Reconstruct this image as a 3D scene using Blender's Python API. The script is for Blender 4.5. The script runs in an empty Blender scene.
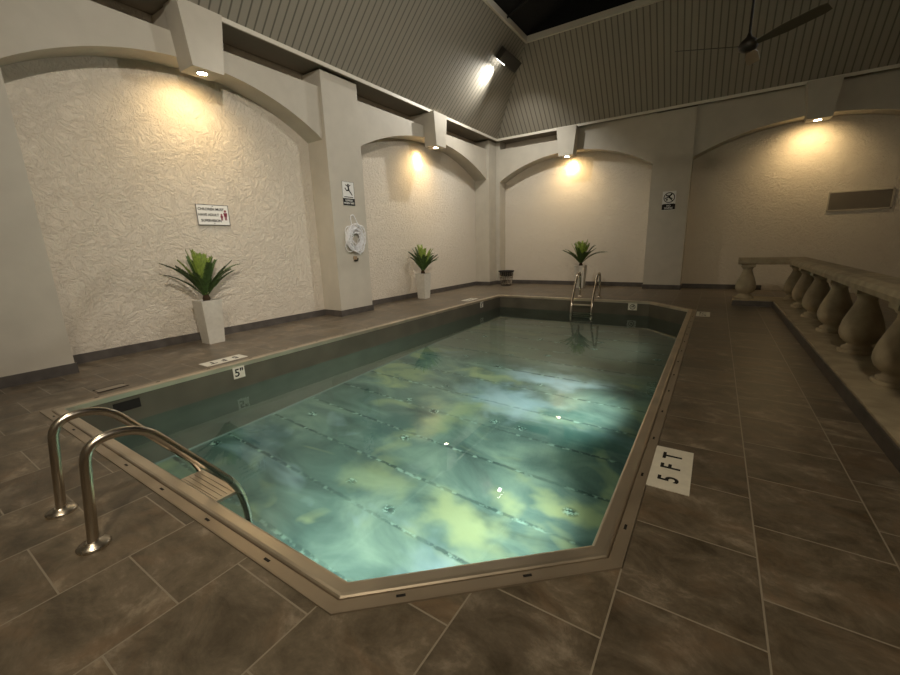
import bpy, math, random
from mathutils import Vector, Matrix

S = bpy.context.scene
COL = S.collection
PI = math.pi

# ------------------------------------------------------------------ camera
cam_d = bpy.data.cameras.new('camera')
cam = bpy.data.objects.new('camera', cam_d)
COL.objects.link(cam)
S.camera = cam
cam_d.sensor_fit = 'HORIZONTAL'
cam_d.sensor_width = 36.0
cam_d.lens = 36.0 * 398.86 / 900.0
cam_d.clip_start = 0.02
right = Vector((0.83754, 0.54556, -0.02977))
down = Vector((0.09850, -0.20435, -0.97393))
fwd = Vector((-0.53742, 0.81277, -0.22489))
cam.matrix_world = Matrix(((right.x, -down.x, -fwd.x, 0.0),
                           (right.y, -down.y, -fwd.y, 0.0),
                           (right.z, -down.z, -fwd.z, 1.6),
                           (0, 0, 0, 1)))

# ------------------------------------------------------------------ world, exposure
w = bpy.data.worlds.new('night')
S.world = w
w.use_nodes = True
w.node_tree.nodes['Background'].inputs[0].default_value = (0.01, 0.012, 0.018, 1)
w.node_tree.nodes['Background'].inputs[1].default_value = 0.02
S.view_settings.view_transform = 'Standard'
S.view_settings.look = 'None'
S.view_settings.gamma = 1.0
S.view_settings.use_curve_mapping = False
S.view_settings.exposure = 0.42
S.cycles.max_bounces = 10
S.cycles.sample_clamp_indirect = 4.0


def aim(o, p, target):
    d = (Vector(target) - Vector(p)).normalized()
    o.location = p
    o.rotation_euler = d.to_track_quat('-Z', 'Y').to_euler()


def spot(name, p, target, power, color, size_deg, blend, radius=0.05):
    l = bpy.data.lights.new(name, 'SPOT')
    l.energy = power
    l.color = color
    l.spot_size = math.radians(size_deg)
    l.spot_blend = blend
    l.shadow_soft_size = radius
    o = bpy.data.objects.new(name, l)
    COL.objects.link(o)
    aim(o, p, target)
    return o


# the floodlights under the skylight corners (their housings are built further down)
COOL = (1.0, 0.96, 0.87)
SOFT = (1.0, 0.90, 0.76)
spot('flood_beam', (-5.86, 12.0, 6.62), (-6.95, 10.9, 5.0), 330, COOL, 120, 1.0, 0.06)
spot('flood_beam', (-5.42, 12.0, 6.58), (-6.0, 14.5, 2.0), 300, COOL, 112, 0.9, 0.07)
spot('flood_beam', (4.6, 12.0, 6.75), (-7.6, 6.8, 3.6), 900, COOL, 56, 1.0, 0.08)
spot('flood_beam', (3.0, -0.6, 6.60), (-7.8, 6.3, 2.0), 1700, SOFT, 76, 1.0, 0.06)
WARM = (1.0, 0.84, 0.60)
spot('fill_beam', (0.8, -1.7, 5.2), (-1.2, 6.0, 0.0), 480, WARM, 125, 1.0, 0.3)  # three unseen spots without housings, added to lift the general light
spot('fill_beam', (-3.0, -0.3, 5.3), (-3.0, 0.6, 0.0), 170, WARM, 84, 1.0, 0.4)
spot('fill_beam', (-5.6, 4.0, 6.6), (-6.3, 5.0, 0.0), 260, COOL, 75, 1.0, 0.3)
# underwater lights in the pool wall nearest the balustrade
WET = (0.92, 1.0, 0.93)
for yy, pw in ((3.2, 225), (5.9, 215), (9.2, 30)):
    spot('pool_beam', (-0.50, yy, -0.72), (-3.6, yy + 0.2, -1.9), pw, WET, 112, 1.0, 0.12)
spot('pool_beam', (-2.8, 1.25, -0.80), (-2.9, 4.6, -2.3), 170, WET, 130, 0.9, 0.12)


# ------------------------------------------------------------------ materials
def new_mat(name):
    m = bpy.data.materials.new(name)
    m.use_nodes = True
    nt = m.node_tree
    return m, nt, nt.nodes['Principled BSDF']


def N(nt, kind, **kw):
    n = nt.nodes.new(kind)
    for k, v in kw.items():
        if k.startswith('i_'):
            n.inputs[k[2:].replace('_', ' ')].default_value = v
        else:
            setattr(n, k, v)
    return n


def ramp(nt, stops):
    r = nt.nodes.new('ShaderNodeValToRGB')
    e = r.color_ramp.elements
    e[0].position, e[0].color = stops[0][0], (*stops[0][1], 1)
    e[1].position, e[1].color = stops[-1][0], (*stops[-1][1], 1)
    for p, c in stops[1:-1]:
        x = e.new(p)
        x.color = (*c, 1)
    return r


def coords(nt, scale=(1, 1, 1), loc=(0, 0, 0), rot=(0, 0, 0)):
    g = nt.nodes.new('ShaderNodeNewGeometry')
    m = nt.nodes.new('ShaderNodeMapping')
    m.inputs['Scale'].default_value = scale
    m.inputs['Location'].default_value = loc
    m.inputs['Rotation'].default_value = rot
    nt.links.new(g.outputs['Position'], m.inputs['Vector'])
    return m.outputs['Vector']


def plain(name, color, rough=0.5, metal=0.0, var=0.0, scale=8.0, bump=0.0, bscale=40.0, emit=None, estr=0.0):
    m, nt, b = new_mat(name)
    b.inputs['Base Color'].default_value = (*color, 1)
    b.inputs['Roughness'].default_value = rough
    b.inputs['Metallic'].default_value = metal
    if var > 0:
        n = N(nt, 'ShaderNodeTexNoise', i_Scale=scale, i_Detail=5.0)
        nt.links.new(coords(nt), n.inputs['Vector'])
        r = ramp(nt, [(0.3, tuple(c * (1 - var) for c in color)), (0.7, tuple(min(1, c * (1 + var)) for c in color))])
        nt.links.new(n.outputs['Fac'], r.inputs['Fac'])
        nt.links.new(r.outputs['Color'], b.inputs['Base Color'])
    if bump > 0:
        n = N(nt, 'ShaderNodeTexNoise', i_Scale=bscale, i_Detail=4.0)
        nt.links.new(coords(nt), n.inputs['Vector'])
        bp = N(nt, 'ShaderNodeBump', i_Strength=bump, i_Distance=0.01)
        nt.links.new(n.outputs['Fac'], bp.inputs['Height'])
        nt.links.new(bp.outputs['Normal'], b.inputs['Normal'])
    if emit:
        b.inputs['Emission Color'].default_value = (*emit, 1)
        b.inputs['Emission Strength'].default_value = estr
    return m


def mat_stucco():
    m, nt, b = new_mat('trowelled_stucco')
    b.inputs['Base Color'].default_value = (0.70, 0.635, 0.54, 1)
    b.inputs['Roughness'].default_value = 0.75
    v = coords(nt)
    n0 = N(nt, 'ShaderNodeTexNoise', i_Scale=3.0, i_Detail=2.0)
    nt.links.new(v, n0.inputs['Vector'])
    mx = N(nt, 'ShaderNodeVectorMath', operation='MULTIPLY_ADD')
    mx.inputs[1].default_value = (0.5, 0.5, 0.5)
    nt.links.new(n0.outputs['Color'], mx.inputs[0])
    nt.links.new(v, mx.inputs[2])
    n1 = N(nt, 'ShaderNodeTexNoise', i_Scale=15.0, i_Detail=6.0, i_Roughness=0.66, i_Distortion=0.1)
    nt.links.new(mx.outputs['Vector'], n1.inputs['Vector'])
    r = ramp(nt, [(0.36, (0, 0, 0)), (0.50, (0.6, 0.6, 0.6)), (0.66, (1, 1, 1))])
    nt.links.new(n1.outputs['Fac'], r.inputs['Fac'])
    n2 = N(nt, 'ShaderNodeTexNoise', i_Scale=34.0, i_Detail=3.0)
    nt.links.new(v, n2.inputs['Vector'])
    ad = N(nt, 'ShaderNodeMath', operation='MULTIPLY_ADD')
    ad.inputs[1].default_value = 0.35
    nt.links.new(n2.outputs['Fac'], ad.inputs[0])
    nt.links.new(r.outputs['Color'], ad.inputs[2])
    bp = N(nt, 'ShaderNodeBump', i_Strength=0.72, i_Distance=0.024)
    nt.links.new(ad.outputs[0], bp.inputs['Height'])
    nt.links.new(bp.outputs['Normal'], b.inputs['Normal'])
    return m


def mat_boards(axis):
    """beadboard: grooves running up the slope, every 0.2 m along AXIS"""
    m, nt, b = new_mat('ceiling_boards_' + axis)
    b.inputs['Roughness'].default_value = 0.7
    g = nt.nodes.new('ShaderNodeNewGeometry')
    s = nt.nodes.new('ShaderNodeSeparateXYZ')
    nt.links.new(g.outputs['Position'], s.inputs[0])
    mul = N(nt, 'ShaderNodeMath', operation='MULTIPLY')
    mul.inputs[1].default_value = 1 / 0.155
    nt.links.new(s.outputs[axis], mul.inputs[0])
    fr = N(nt, 'ShaderNodeMath', operation='FRACT')
    nt.links.new(mul.outputs[0], fr.inputs[0])
    pp = N(nt, 'ShaderNodeMath', operation='PINGPONG')
    pp.inputs[1].default_value = 0.5
    nt.links.new(fr.outputs[0], pp.inputs[0])
    r = ramp(nt, [(0.0, (0.11, 0.10, 0.08)), (0.05, (0.13, 0.12, 0.095)), (0.13, (0.30, 0.275, 0.225))])
    nt.links.new(pp.outputs[0], r.inputs['Fac'])
    nt.links.new(r.outputs['Color'], b.inputs['Base Color'])
    r2 = ramp(nt, [(0.0, (0, 0, 0)), (0.12, (1, 1, 1))])
    nt.links.new(pp.outputs[0], r2.inputs['Fac'])
    bp = N(nt, 'ShaderNodeBump', i_Strength=0.5, i_Distance=0.012)
    nt.links.new(r2.outputs['Color'], bp.inputs['Height'])
    nt.links.new(bp.outputs['Normal'], b.inputs['Normal'])
    return m


def mat_tiles():
    m, nt, b = new_mat('slate_deck_tiles')
    g = nt.nodes.new('ShaderNodeNewGeometry')
    s = nt.nodes.new('ShaderNodeSeparateXYZ')
    nt.links.new(g.outputs['Position'], s.inputs[0])
    ax = N(nt, 'ShaderNodeMath', operation='ADD'); ax.inputs[1].default_value = 0.24
    ay = N(nt, 'ShaderNodeMath', operation='ADD'); ay.inputs[1].default_value = -0.285
    nt.links.new(s.outputs['X'], ax.inputs[0])
    nt.links.new(s.outputs['Y'], ay.inputs[0])
    c = nt.nodes.new('ShaderNodeCombineXYZ')
    nt.links.new(ay.outputs[0], c.inputs['X'])
    nt.links.new(ax.outputs[0], c.inputs['Y'])
    br = N(nt, 'ShaderNodeTexBrick', offset=0.5, squash=1.0)
    br.inputs['Color1'].default_value = (0.7, 0.7, 0.7, 1)
    br.inputs['Color2'].default_value = (1.35, 1.32, 1.25, 1)
    br.inputs['Mortar'].default_value = (1, 1, 1, 1)
    br.inputs['Scale'].default_value = 1.0
    br.inputs['Mortar Size'].default_value = 0.0042
    br.inputs['Mortar Smooth'].default_value = 0.1
    br.inputs['Bias'].default_value = 0.0
    br.inputs['Brick Width'].default_value = 0.57
    br.inputs['Row Height'].default_value = 0.57
    nt.links.new(c.outputs[0], br.inputs['Vector'])
    # slate mottling, streaked roughly along one way
    v = coords(nt, scale=(1.0, 1.35, 1.0), rot=(0, 0, 0.5))
    off = N(nt, 'ShaderNodeVectorMath', operation='MULTIPLY_ADD')
    off.inputs[1].default_value = (9.0, 7.0, 0.0)
    nt.links.new(br.outputs['Color'], off.inputs[0])
    nt.links.new(v, off.inputs[2])
    n1 = N(nt, 'ShaderNodeTexNoise', i_Scale=3.2, i_Detail=12.0, i_Roughness=0.72, i_Distortion=0.35)
    nt.links.new(off.outputs[0], n1.inputs['Vector'])
    r1 = ramp(nt, [(0.30, (0.048, 0.037, 0.025)), (0.44, (0.098, 0.079, 0.055)), (0.55, (0.145, 0.118, 0.086)),
                   (0.70, (0.29, 0.245, 0.19))])
    nt.links.new(n1.outputs['Fac'], r1.inputs['Fac'])
    n2 = N(nt, 'ShaderNodeTexNoise', i_Scale=1.3, i_Detail=4.0, i_Roughness=0.6, i_Distortion=1.5)
    nt.links.new(off.outputs[0], n2.inputs['Vector'])
    r2 = ramp(nt, [(0.52, (0, 0, 0)), (0.75, (0.5, 0.5, 0.5))])
    nt.links.new(n2.outputs['Fac'], r2.inputs['Fac'])
    mx = N(nt, 'ShaderNodeMixRGB', blend_type='MIX')
    mx.inputs['Color2'].default_value = (0.19, 0.12, 0.07, 1)
    nt.links.new(r2.outputs['Color'], mx.inputs['Fac'])
    nt.links.new(r1.outputs['Color'], mx.inputs['Color1'])
    ml = N(nt, 'ShaderNodeMixRGB', blend_type='MULTIPLY')
    ml.inputs['Fac'].default_value = 0.5
    nt.links.new(mx.outputs['Color'], ml.inputs['Color1'])
    nt.links.new(br.outputs['Color'], ml.inputs['Color2'])
    gm = N(nt, 'ShaderNodeMixRGB', blend_type='MIX')
    gm.inputs['Color2'].default_value = (0.27, 0.235, 0.185, 1)
    nt.links.new(br.outputs['Fac'], gm.inputs['Fac'])
    nt.links.new(ml.outputs['Color'], gm.inputs['Color1'])
    nt.links.new(gm.outputs['Color'], b.inputs['Base Color'])
    rr = ramp(nt, [(0.3, (0.30, 0.30, 0.30)), (0.7, (0.50, 0.50, 0.50))])
    nt.links.new(n1.outputs['Fac'], rr.inputs['Fac'])
    nt.links.new(rr.outputs['Color'], b.inputs['Roughness'])
    sub = N(nt, 'ShaderNodeMath', operation='MULTIPLY_ADD')
    sub.inputs[1].default_value = -0.5
    nt.links.new(br.outputs['Fac'], sub.inputs[0])
    nt.links.new(n1.outputs['Fac'], sub.inputs[2])
    bp = N(nt, 'ShaderNodeBump', i_Strength=0.35, i_Distance=0.01)
    nt.links.new(sub.outputs[0], bp.inputs['Height'])
    nt.links.new(bp.outputs['Normal'], b.inputs['Normal'])
    return m


def mat_poolfloor():
    """teal liner with cloudy yellow-green and pale blue colour patches, panel seams every 0.73 m"""
    m, nt, b = new_mat('patchy_pool_floor')
    b.inputs['Roughness'].default_value = 0.6
    v = coords(nt, scale=(0.75, 1.25, 1.0))
    n1 = N(nt, 'ShaderNodeTexNoise', i_Scale=1.1, i_Detail=5.0, i_Roughness=0.55, i_Distortion=0.6)
    nt.links.new(v, n1.inputs['Vector'])
    base = ramp(nt, [(0.30, (0.075, 0.11, 0.105)), (0.5, (0.20, 0.265, 0.235)), (0.68, (0.38, 0.45, 0.37))])
    nt.links.new(n1.outputs['Fac'], base.inputs['Fac'])

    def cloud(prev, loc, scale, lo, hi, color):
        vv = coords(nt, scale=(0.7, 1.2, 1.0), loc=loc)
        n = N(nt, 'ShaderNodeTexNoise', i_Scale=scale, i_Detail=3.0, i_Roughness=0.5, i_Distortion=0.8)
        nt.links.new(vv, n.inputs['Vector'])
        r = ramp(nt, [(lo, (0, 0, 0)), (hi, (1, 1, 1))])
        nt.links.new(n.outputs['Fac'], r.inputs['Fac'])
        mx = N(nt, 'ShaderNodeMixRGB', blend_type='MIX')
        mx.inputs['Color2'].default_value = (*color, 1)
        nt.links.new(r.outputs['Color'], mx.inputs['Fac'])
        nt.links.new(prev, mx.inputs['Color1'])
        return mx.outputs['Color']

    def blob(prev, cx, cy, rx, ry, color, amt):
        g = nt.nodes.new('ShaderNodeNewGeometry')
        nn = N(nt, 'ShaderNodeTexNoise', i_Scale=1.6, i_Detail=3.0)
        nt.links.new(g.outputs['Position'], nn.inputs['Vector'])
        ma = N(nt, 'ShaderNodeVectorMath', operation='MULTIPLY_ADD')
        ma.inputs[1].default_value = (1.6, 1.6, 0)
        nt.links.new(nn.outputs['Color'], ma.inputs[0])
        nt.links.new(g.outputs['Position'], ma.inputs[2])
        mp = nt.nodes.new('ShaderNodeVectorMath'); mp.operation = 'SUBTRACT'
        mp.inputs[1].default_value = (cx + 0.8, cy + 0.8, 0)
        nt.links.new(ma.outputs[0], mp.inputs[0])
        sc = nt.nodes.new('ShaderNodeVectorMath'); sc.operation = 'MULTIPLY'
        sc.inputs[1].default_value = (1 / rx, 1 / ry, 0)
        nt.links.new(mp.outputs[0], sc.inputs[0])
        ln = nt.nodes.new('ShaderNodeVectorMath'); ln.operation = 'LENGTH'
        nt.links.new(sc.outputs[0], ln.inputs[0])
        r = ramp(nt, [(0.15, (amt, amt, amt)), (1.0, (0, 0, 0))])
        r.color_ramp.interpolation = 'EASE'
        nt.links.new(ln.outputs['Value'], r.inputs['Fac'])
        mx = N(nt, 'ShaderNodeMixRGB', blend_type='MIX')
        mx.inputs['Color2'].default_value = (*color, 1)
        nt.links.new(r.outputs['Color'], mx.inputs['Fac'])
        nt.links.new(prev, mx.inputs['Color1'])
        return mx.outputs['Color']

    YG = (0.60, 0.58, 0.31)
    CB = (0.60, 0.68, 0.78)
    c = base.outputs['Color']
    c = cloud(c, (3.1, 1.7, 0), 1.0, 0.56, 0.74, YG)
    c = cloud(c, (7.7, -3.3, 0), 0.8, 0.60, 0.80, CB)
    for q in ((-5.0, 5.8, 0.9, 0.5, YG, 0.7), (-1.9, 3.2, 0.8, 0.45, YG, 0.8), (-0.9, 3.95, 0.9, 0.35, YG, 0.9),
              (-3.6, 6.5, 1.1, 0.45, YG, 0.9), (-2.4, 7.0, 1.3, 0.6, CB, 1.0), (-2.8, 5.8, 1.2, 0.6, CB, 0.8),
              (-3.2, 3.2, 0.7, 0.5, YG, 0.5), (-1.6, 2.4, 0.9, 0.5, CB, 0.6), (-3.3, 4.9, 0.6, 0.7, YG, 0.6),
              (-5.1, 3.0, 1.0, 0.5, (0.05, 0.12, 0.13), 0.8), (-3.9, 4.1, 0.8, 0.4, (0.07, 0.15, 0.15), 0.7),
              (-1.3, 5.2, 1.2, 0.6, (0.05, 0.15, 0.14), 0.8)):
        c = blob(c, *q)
    # far end of the floor is a duller grey-green
    g = nt.nodes.new('ShaderNodeNewGeometry')
    s = nt.nodes.new('ShaderNodeSeparateXYZ')
    nt.links.new(g.outputs['Position'], s.inputs[0])
    mr = N(nt, 'ShaderNodeMapRange')
    mr.inputs['From Min'].default_value = 7.0
    mr.inputs['From Max'].default_value = 7.9
    mr.inputs['To Max'].default_value = 0.8
    nt.links.new(s.outputs['Y'], mr.inputs['Value'])
    far = N(nt, 'ShaderNodeMixRGB', blend_type='MIX')
    far.inputs['Color2'].default_value = (0.30, 0.26, 0.20, 1)
    nt.links.new(mr.outputs[0], far.inputs['Fac'])
    nt.links.new(c, far.inputs['Color1'])
    # seams with rough weld lines
    nz = N(nt, 'ShaderNodeTexNoise', i_Scale=9.0, i_Detail=4.0)
    nt.links.new(g.outputs['Position'], nz.inputs['Vector'])
    a = N(nt, 'ShaderNodeMath', operation='MULTIPLY_ADD')
    a.inputs[1].default_value = 0.05
    nt.links.new(nz.outputs['Fac'], a.inputs[0])
    nt.links.new(s.outputs['Y'], a.inputs[2])
    d = N(nt, 'ShaderNodeMath', operation='SUBTRACT'); d.inputs[1].default_value = 2.68 + 0.025 - 0.73 * 4
    nt.links.new(a.outputs[0], d.inputs[0])
    mm = N(nt, 'ShaderNodeMath', operation='PINGPONG'); mm.inputs[1].default_value = 0.365
    nt.links.new(d.outputs[0], mm.inputs[0])
    n3 = N(nt, 'ShaderNodeTexNoise', i_Scale=1.3, i_Detail=5.0)
    nt.links.new(g.outputs['Position'], n3.inputs['Vector'])
    # dark/bright line broken up along its length
    rl = ramp(nt, [(0.0, (1, 1, 1)), (0.012, (1, 1, 1)), (0.03, (0, 0, 0))])
    nt.links.new(mm.outputs[0], rl.inputs['Fac'])
    rb = ramp(nt, [(0.40, (0.25, 0.25, 0.25)), (0.62, (0.8, 0.8, 0.8))])
    nt.links.new(n3.outputs['Fac'], rb.inputs['Fac'])
    sm = N(nt, 'ShaderNodeMixRGB', blend_type='MULTIPLY'); sm.inputs['Fac'].default_value = 1
    nt.links.new(rl.outputs['Color'], sm.inputs['Color1'])
    nt.links.new(rb.outputs['Color'], sm.inputs['Color2'])
    n4 = N(nt, 'ShaderNodeTexNoise', i_Scale=9.0, i_Detail=6.0)
    nt.links.new(g.outputs['Position'], n4.inputs['Vector'])
    lc = ramp(nt, [(0.50, (0.03, 0.06, 0.06)), (0.62, (0.55, 0.68, 0.58))])
    nt.links.new(n4.outputs['Fac'], lc.inputs['Fac'])
    fin = N(nt, 'ShaderNodeMixRGB', blend_type='MIX')
    nt.links.new(sm.outputs['Color'], fin.inputs['Fac'])
    nt.links.new(far.outputs['Color'], fin.inputs['Color1'])
    nt.links.new(lc.outputs['Color'], fin.inputs['Color2'])
    # scattered specks
    vo = N(nt, 'ShaderNodeTexVoronoi', i_Scale=1.3)
    nt.links.new(a.outputs[0], vo.inputs['Vector'])
    nt.links.new(coords(nt, scale=(1, 1.3, 1)), vo.inputs['Vector'])
    rs = ramp(nt, [(0.05, (0.9, 0.9, 0.9)), (0.14, (0, 0, 0))])
    nt.links.new(vo.outputs['Distance'], rs.inputs['Fac'])
    n5 = N(nt, 'ShaderNodeTexNoise', i_Scale=26.0, i_Detail=2.0)
    nt.links.new(g.outputs['Position'], n5.inputs['Vector'])
    r5 = ramp(nt, [(0.44, (0.02, 0.04, 0.04)), (0.52, (0.16, 0.3, 0.26)), (0.60, (0.75, 0.88, 0.8))])
    nt.links.new(n5.outputs['Fac'], r5.inputs['Fac'])
    f2 = N(nt, 'ShaderNodeMixRGB', blend_type='MIX')
    nt.links.new(rs.outputs['Color'], f2.inputs['Fac'])
    nt.links.new(fin.outputs['Color'], f2.inputs['Color1'])
    nt.links.new(r5.outputs['Color'], f2.inputs['Color2'])
    nt.links.new(f2.outputs['Color'], b.inputs['Base Color'])
    return m


def mat_water():
    m = bpy.data.materials.new('pool_water')
    m.use_nodes = True
    nt = m.node_tree
    nt.nodes.clear()
    out = nt.nodes.new('ShaderNodeOutputMaterial')
    g = N(nt, 'ShaderNodeBsdfRefraction', i_IOR=1.333, i_Roughness=0.0)
    g.inputs['Color'].default_value = (0.73, 0.95, 0.90, 1)
    gl = N(nt, 'ShaderNodeBsdfGlossy', i_Roughness=0.0)
    fr = N(nt, 'ShaderNodeFresnel', i_IOR=1.333)
    mxs = nt.nodes.new('ShaderNodeMixShader')
    nt.links.new(fr.outputs[0], mxs.inputs[0])
    nt.links.new(g.outputs[0], mxs.inputs[1])
    nt.links.new(gl.outputs[0], mxs.inputs[2])
    nt.links.new(mxs.outputs[0], out.inputs['Surface'])
    n = N(nt, 'ShaderNodeTexNoise', i_Scale=1.1, i_Detail=2.0, i_Roughness=0.4)
    nt.links.new(coords(nt), n.inputs['Vector'])
    bp = N(nt, 'ShaderNodeBump', i_Strength=0.12, i_Distance=0.02)
    nt.links.new(n.outputs['Fac'], bp.inputs['Height'])
    for q in (g, gl, fr):
        nt.links.new(bp.outputs['Normal'], q.inputs['Normal'])
    return m


def mat_steel(name, color, rough, metal=0.85, streak=(1, 1, 1), bump=0.0):
    m, nt, b = new_mat(name)
    b.inputs['Metallic'].default_value = metal
    n = N(nt, 'ShaderNodeTexNoise', i_Scale=3.0, i_Detail=1.5, i_Roughness=0.4)
    nt.links.new(coords(nt, scale=streak), n.inputs['Vector'])
    r = ramp(nt, [(0.3, tuple(c * 0.86 for c in color)), (0.7, tuple(min(1, c * 1.1) for c in color))])
    nt.links.new(n.outputs['Fac'], r.inputs['Fac'])
    nt.links.new(r.outputs['Color'], b.inputs['Base Color'])
    rr = ramp(nt, [(0.3, (rough * 0.9,) * 3), (0.7, (min(1, rough * 1.12),) * 3)])
    nt.links.new(n.outputs['Fac'], rr.inputs['Fac'])
    nt.links.new(rr.outputs['Color'], b.inputs['Roughness'])
    return m


M = dict(
    stucco=mat_stucco(),
    wall=plain('painted_wall', (0.51, 0.472, 0.40), 0.6, var=0.05, scale=3, bump=0.12, bscale=60),
    board_y=mat_boards('Y'), board_x=mat_boards('X'),
    trim=plain('eave_trim_paint', (0.66, 0.62, 0.53), 0.45),
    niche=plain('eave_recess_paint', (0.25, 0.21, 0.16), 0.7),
    base=plain('baseboard_tile', (0.085, 0.075, 0.068), 0.4, var=0.25, scale=6),
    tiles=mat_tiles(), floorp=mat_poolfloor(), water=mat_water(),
    poolwall=mat_steel('pool_wall_steel', (0.125, 0.115, 0.088), 0.45, 0.3, (1, 1, 1)),
    coping=mat_steel('coping_steel', (0.62, 0.54, 0.43), 0.34, 0.8),
    gutter=mat_steel('gutter_steel', (0.40, 0.33, 0.25), 0.36, 0.6),
    steel=mat_steel('polished_steel', (0.62, 0.56, 0.48), 0.26, 1.0),
    black=plain('black_paint', (0.010, 0.009, 0.008), 0.85),
    dark=plain('dark_metal', (0.035, 0.030, 0.024), 0.45, 0.3),
    white=plain('sign_white', (0.78, 0.78, 0.76), 0.4),
    tilewhite=plain('tile_white', (0.72, 0.69, 0.60), 0.35, var=0.06, scale=12),
    red=plain('sign_red', (0.20, 0.02, 0.045), 0.5),
    pot=plain('planter_stone', (0.60, 0.57, 0.50), 0.6, var=0.07, scale=14, bump=0.1),
    soil=plain('potting_soil', (0.03, 0.02, 0.012), 0.9, bump=0.6, bscale=50),
    leaf=plain('fern_green', (0.06, 0.115, 0.03), 0.45, var=0.35, scale=20),
    leaf_new=plain('fern_new_green', (0.28, 0.38, 0.07), 0.45, var=0.3, scale=20),
    rope=plain('white_rope', (0.80, 0.80, 0.82), 0.7),
    stone=plain('cast_stone', (0.38, 0.32, 0.22), 0.75, var=0.2, scale=5, bump=0.35, bscale=22),
    lens=plain('lamp_lens', (1, 0.9, 0.7), 0.4, emit=(1.0, 0.80, 0.48), estr=90.0),
    floodlens=plain('flood_lens', (1, 1, 1), 0.4, emit=(1.0, 0.97, 0.9), estr=14.0),
    glass=plain('skylight_glass', (0.002, 0.002, 0.003), 0.9),
    vent=plain('vent_paint', (0.50, 0.45, 0.36), 0.5),
    ventdark=plain('vent_dark', (0.16, 0.13, 0.10), 0.6),
    wicker=plain('brown_weave', (0.045, 0.028, 0.016), 0.7, bump=0.8, bscale=60),
    bag=plain('grey_cloth', (0.45, 0.42, 0.36), 0.7),
)


# ------------------------------------------------------------------ mesh helpers
class MB:
    def __init__(self):
        self.v, self.f, self.sm = [], [], []

    def add(self, vs, fs, smooth=False):
        o = len(self.v)
        self.v += [tuple(p) for p in vs]
        self.f += [tuple(i + o for i in f) for f in fs]
        self.sm += [smooth] * len(fs)
        return self

    def box(self, x0, x1, y0, y1, z0, z1):
        vs = [(x, y, z) for z in (z0, z1) for y in (y0, y1) for x in (x0, x1)]
        return self.add(vs, [(0, 2, 3, 1), (4, 5, 7, 6), (0, 1, 5, 4), (2, 6, 7, 3), (0, 4, 6, 2), (1, 3, 7, 5)])

    def prism(self, pts, h0, h1, axis='z'):
        """2D outline PTS extruded along AXIS from h0 to h1"""
        n = len(pts)
        def P(a, b, h):
            return {'z': (a, b, h), 'x': (h, a, b), 'y': (a, h, b)}[axis]
        vs = [P(a, b, h0) for a, b in pts] + [P(a, b, h1) for a, b in pts]
        fs = [tuple(reversed(range(n))), tuple(range(n, 2 * n))]
        fs += [(i, (i + 1) % n, n + (i + 1) % n, n + i) for i in range(n)]
        return self.add(vs, fs)

    def tube(self, pts, r, seg=12, closed=False, caps=True):
        pts = [Vector(p) for p in pts]
        n = len(pts)
        rs = r if isinstance(r, (list, tuple)) else [r] * n
        rings = []
        up = None
        for i, p in enumerate(pts):
            if closed:
                t = pts[(i + 1) % n] - pts[i - 1]
            else:
                t = pts[min(i + 1, n - 1)] - pts[max(i - 1, 0)]
            t = t.normalized() if t.length > 1e-9 else Vector((0, 0, 1))
            if up is None:
                up = Vector((0, 0, 1)) if abs(t.z) < 0.9 else Vector((1, 0, 0))
            u = (up - t * up.dot(t))
            if u.length < 1e-6:
                u = t.orthogonal()
            u.normalize()
            up = u
            w_ = t.cross(u)
            rings.append([p + (u * math.cos(2 * PI * k / seg) + w_ * math.sin(2 * PI * k / seg)) * rs[i] for k in range(seg)])
        vs = [q for rg in rings for q in rg]
        fs = []
        m = n if closed else n - 1
        for i in range(m):
            j = (i + 1) % n
            for k in range(seg):
                l = (k + 1) % seg
                fs.append((i * seg + k, i * seg + l, j * seg + l, j * seg + k))
        self.add(vs, fs, True)
        if caps and not closed:
            self.add(rings[0], [tuple(reversed(range(seg)))])
            self.add(rings[-1], [tuple(range(seg))])
        return self

    def lathe(self, prof, cx=0, cy=0, seg=32, smooth=True):
        """profile (r, z) from bottom to top round the z axis"""
        vs = [(cx + r * math.cos(2 * PI * k / seg), cy + r * math.sin(2 * PI * k / seg), z) for r, z in prof for k in range(seg)]
        fs = []
        for i in range(len(prof) - 1):
            for k in range(seg):
                l = (k + 1) % seg
                fs.append((i * seg + k, i * seg + l, (i + 1) * seg + l, (i + 1) * seg + k))
        self.add(vs, fs, smooth)
        self.add(vs[:seg], [tuple(reversed(range(seg)))])
        self.add(vs[-seg:], [tuple(range(seg))])
        return self

    def disc(self, cx, cy, z0, z1, r, seg=24):
        return self.prism([(cx + r * math.cos(2 * PI * k / seg), cy + r * math.sin(2 * PI * k / seg)) for k in range(seg)], z0, z1)

    def ring(self, cx, cy, z, r, t, seg=28):
        return self.tube([(cx + r * math.cos(2 * PI * k / seg), cy + r * math.sin(2 * PI * k / seg), z) for k in range(seg)], t, 6, True)


def obj(name, mb, mat, parent=None, label=None, cat=None, group=None, kind=None, bevel=0.0):
    me = bpy.data.meshes.new(name)
    me.from_pydata(mb.v, [], mb.f)
    me.polygons.foreach_set('use_smooth', mb.sm)
    me.materials.append(mat)
    me.update()
    o = bpy.data.objects.new(name, me)
    COL.objects.link(o)
    if parent:
        o.parent = parent
    if bevel:
        bv = o.modifiers.new('bevel', 'BEVEL')
        bv.width = bevel
        bv.segments = 3
        bv.limit_method = 'ANGLE'
    tag(o, label, cat, group, kind)
    return o


def tag(o, label=None, cat=None, group=None, kind=None):
    if label: o['label'] = label
    if cat: o['category'] = cat
    if group: o['group'] = group
    if kind: o['kind'] = kind
    return o


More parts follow.
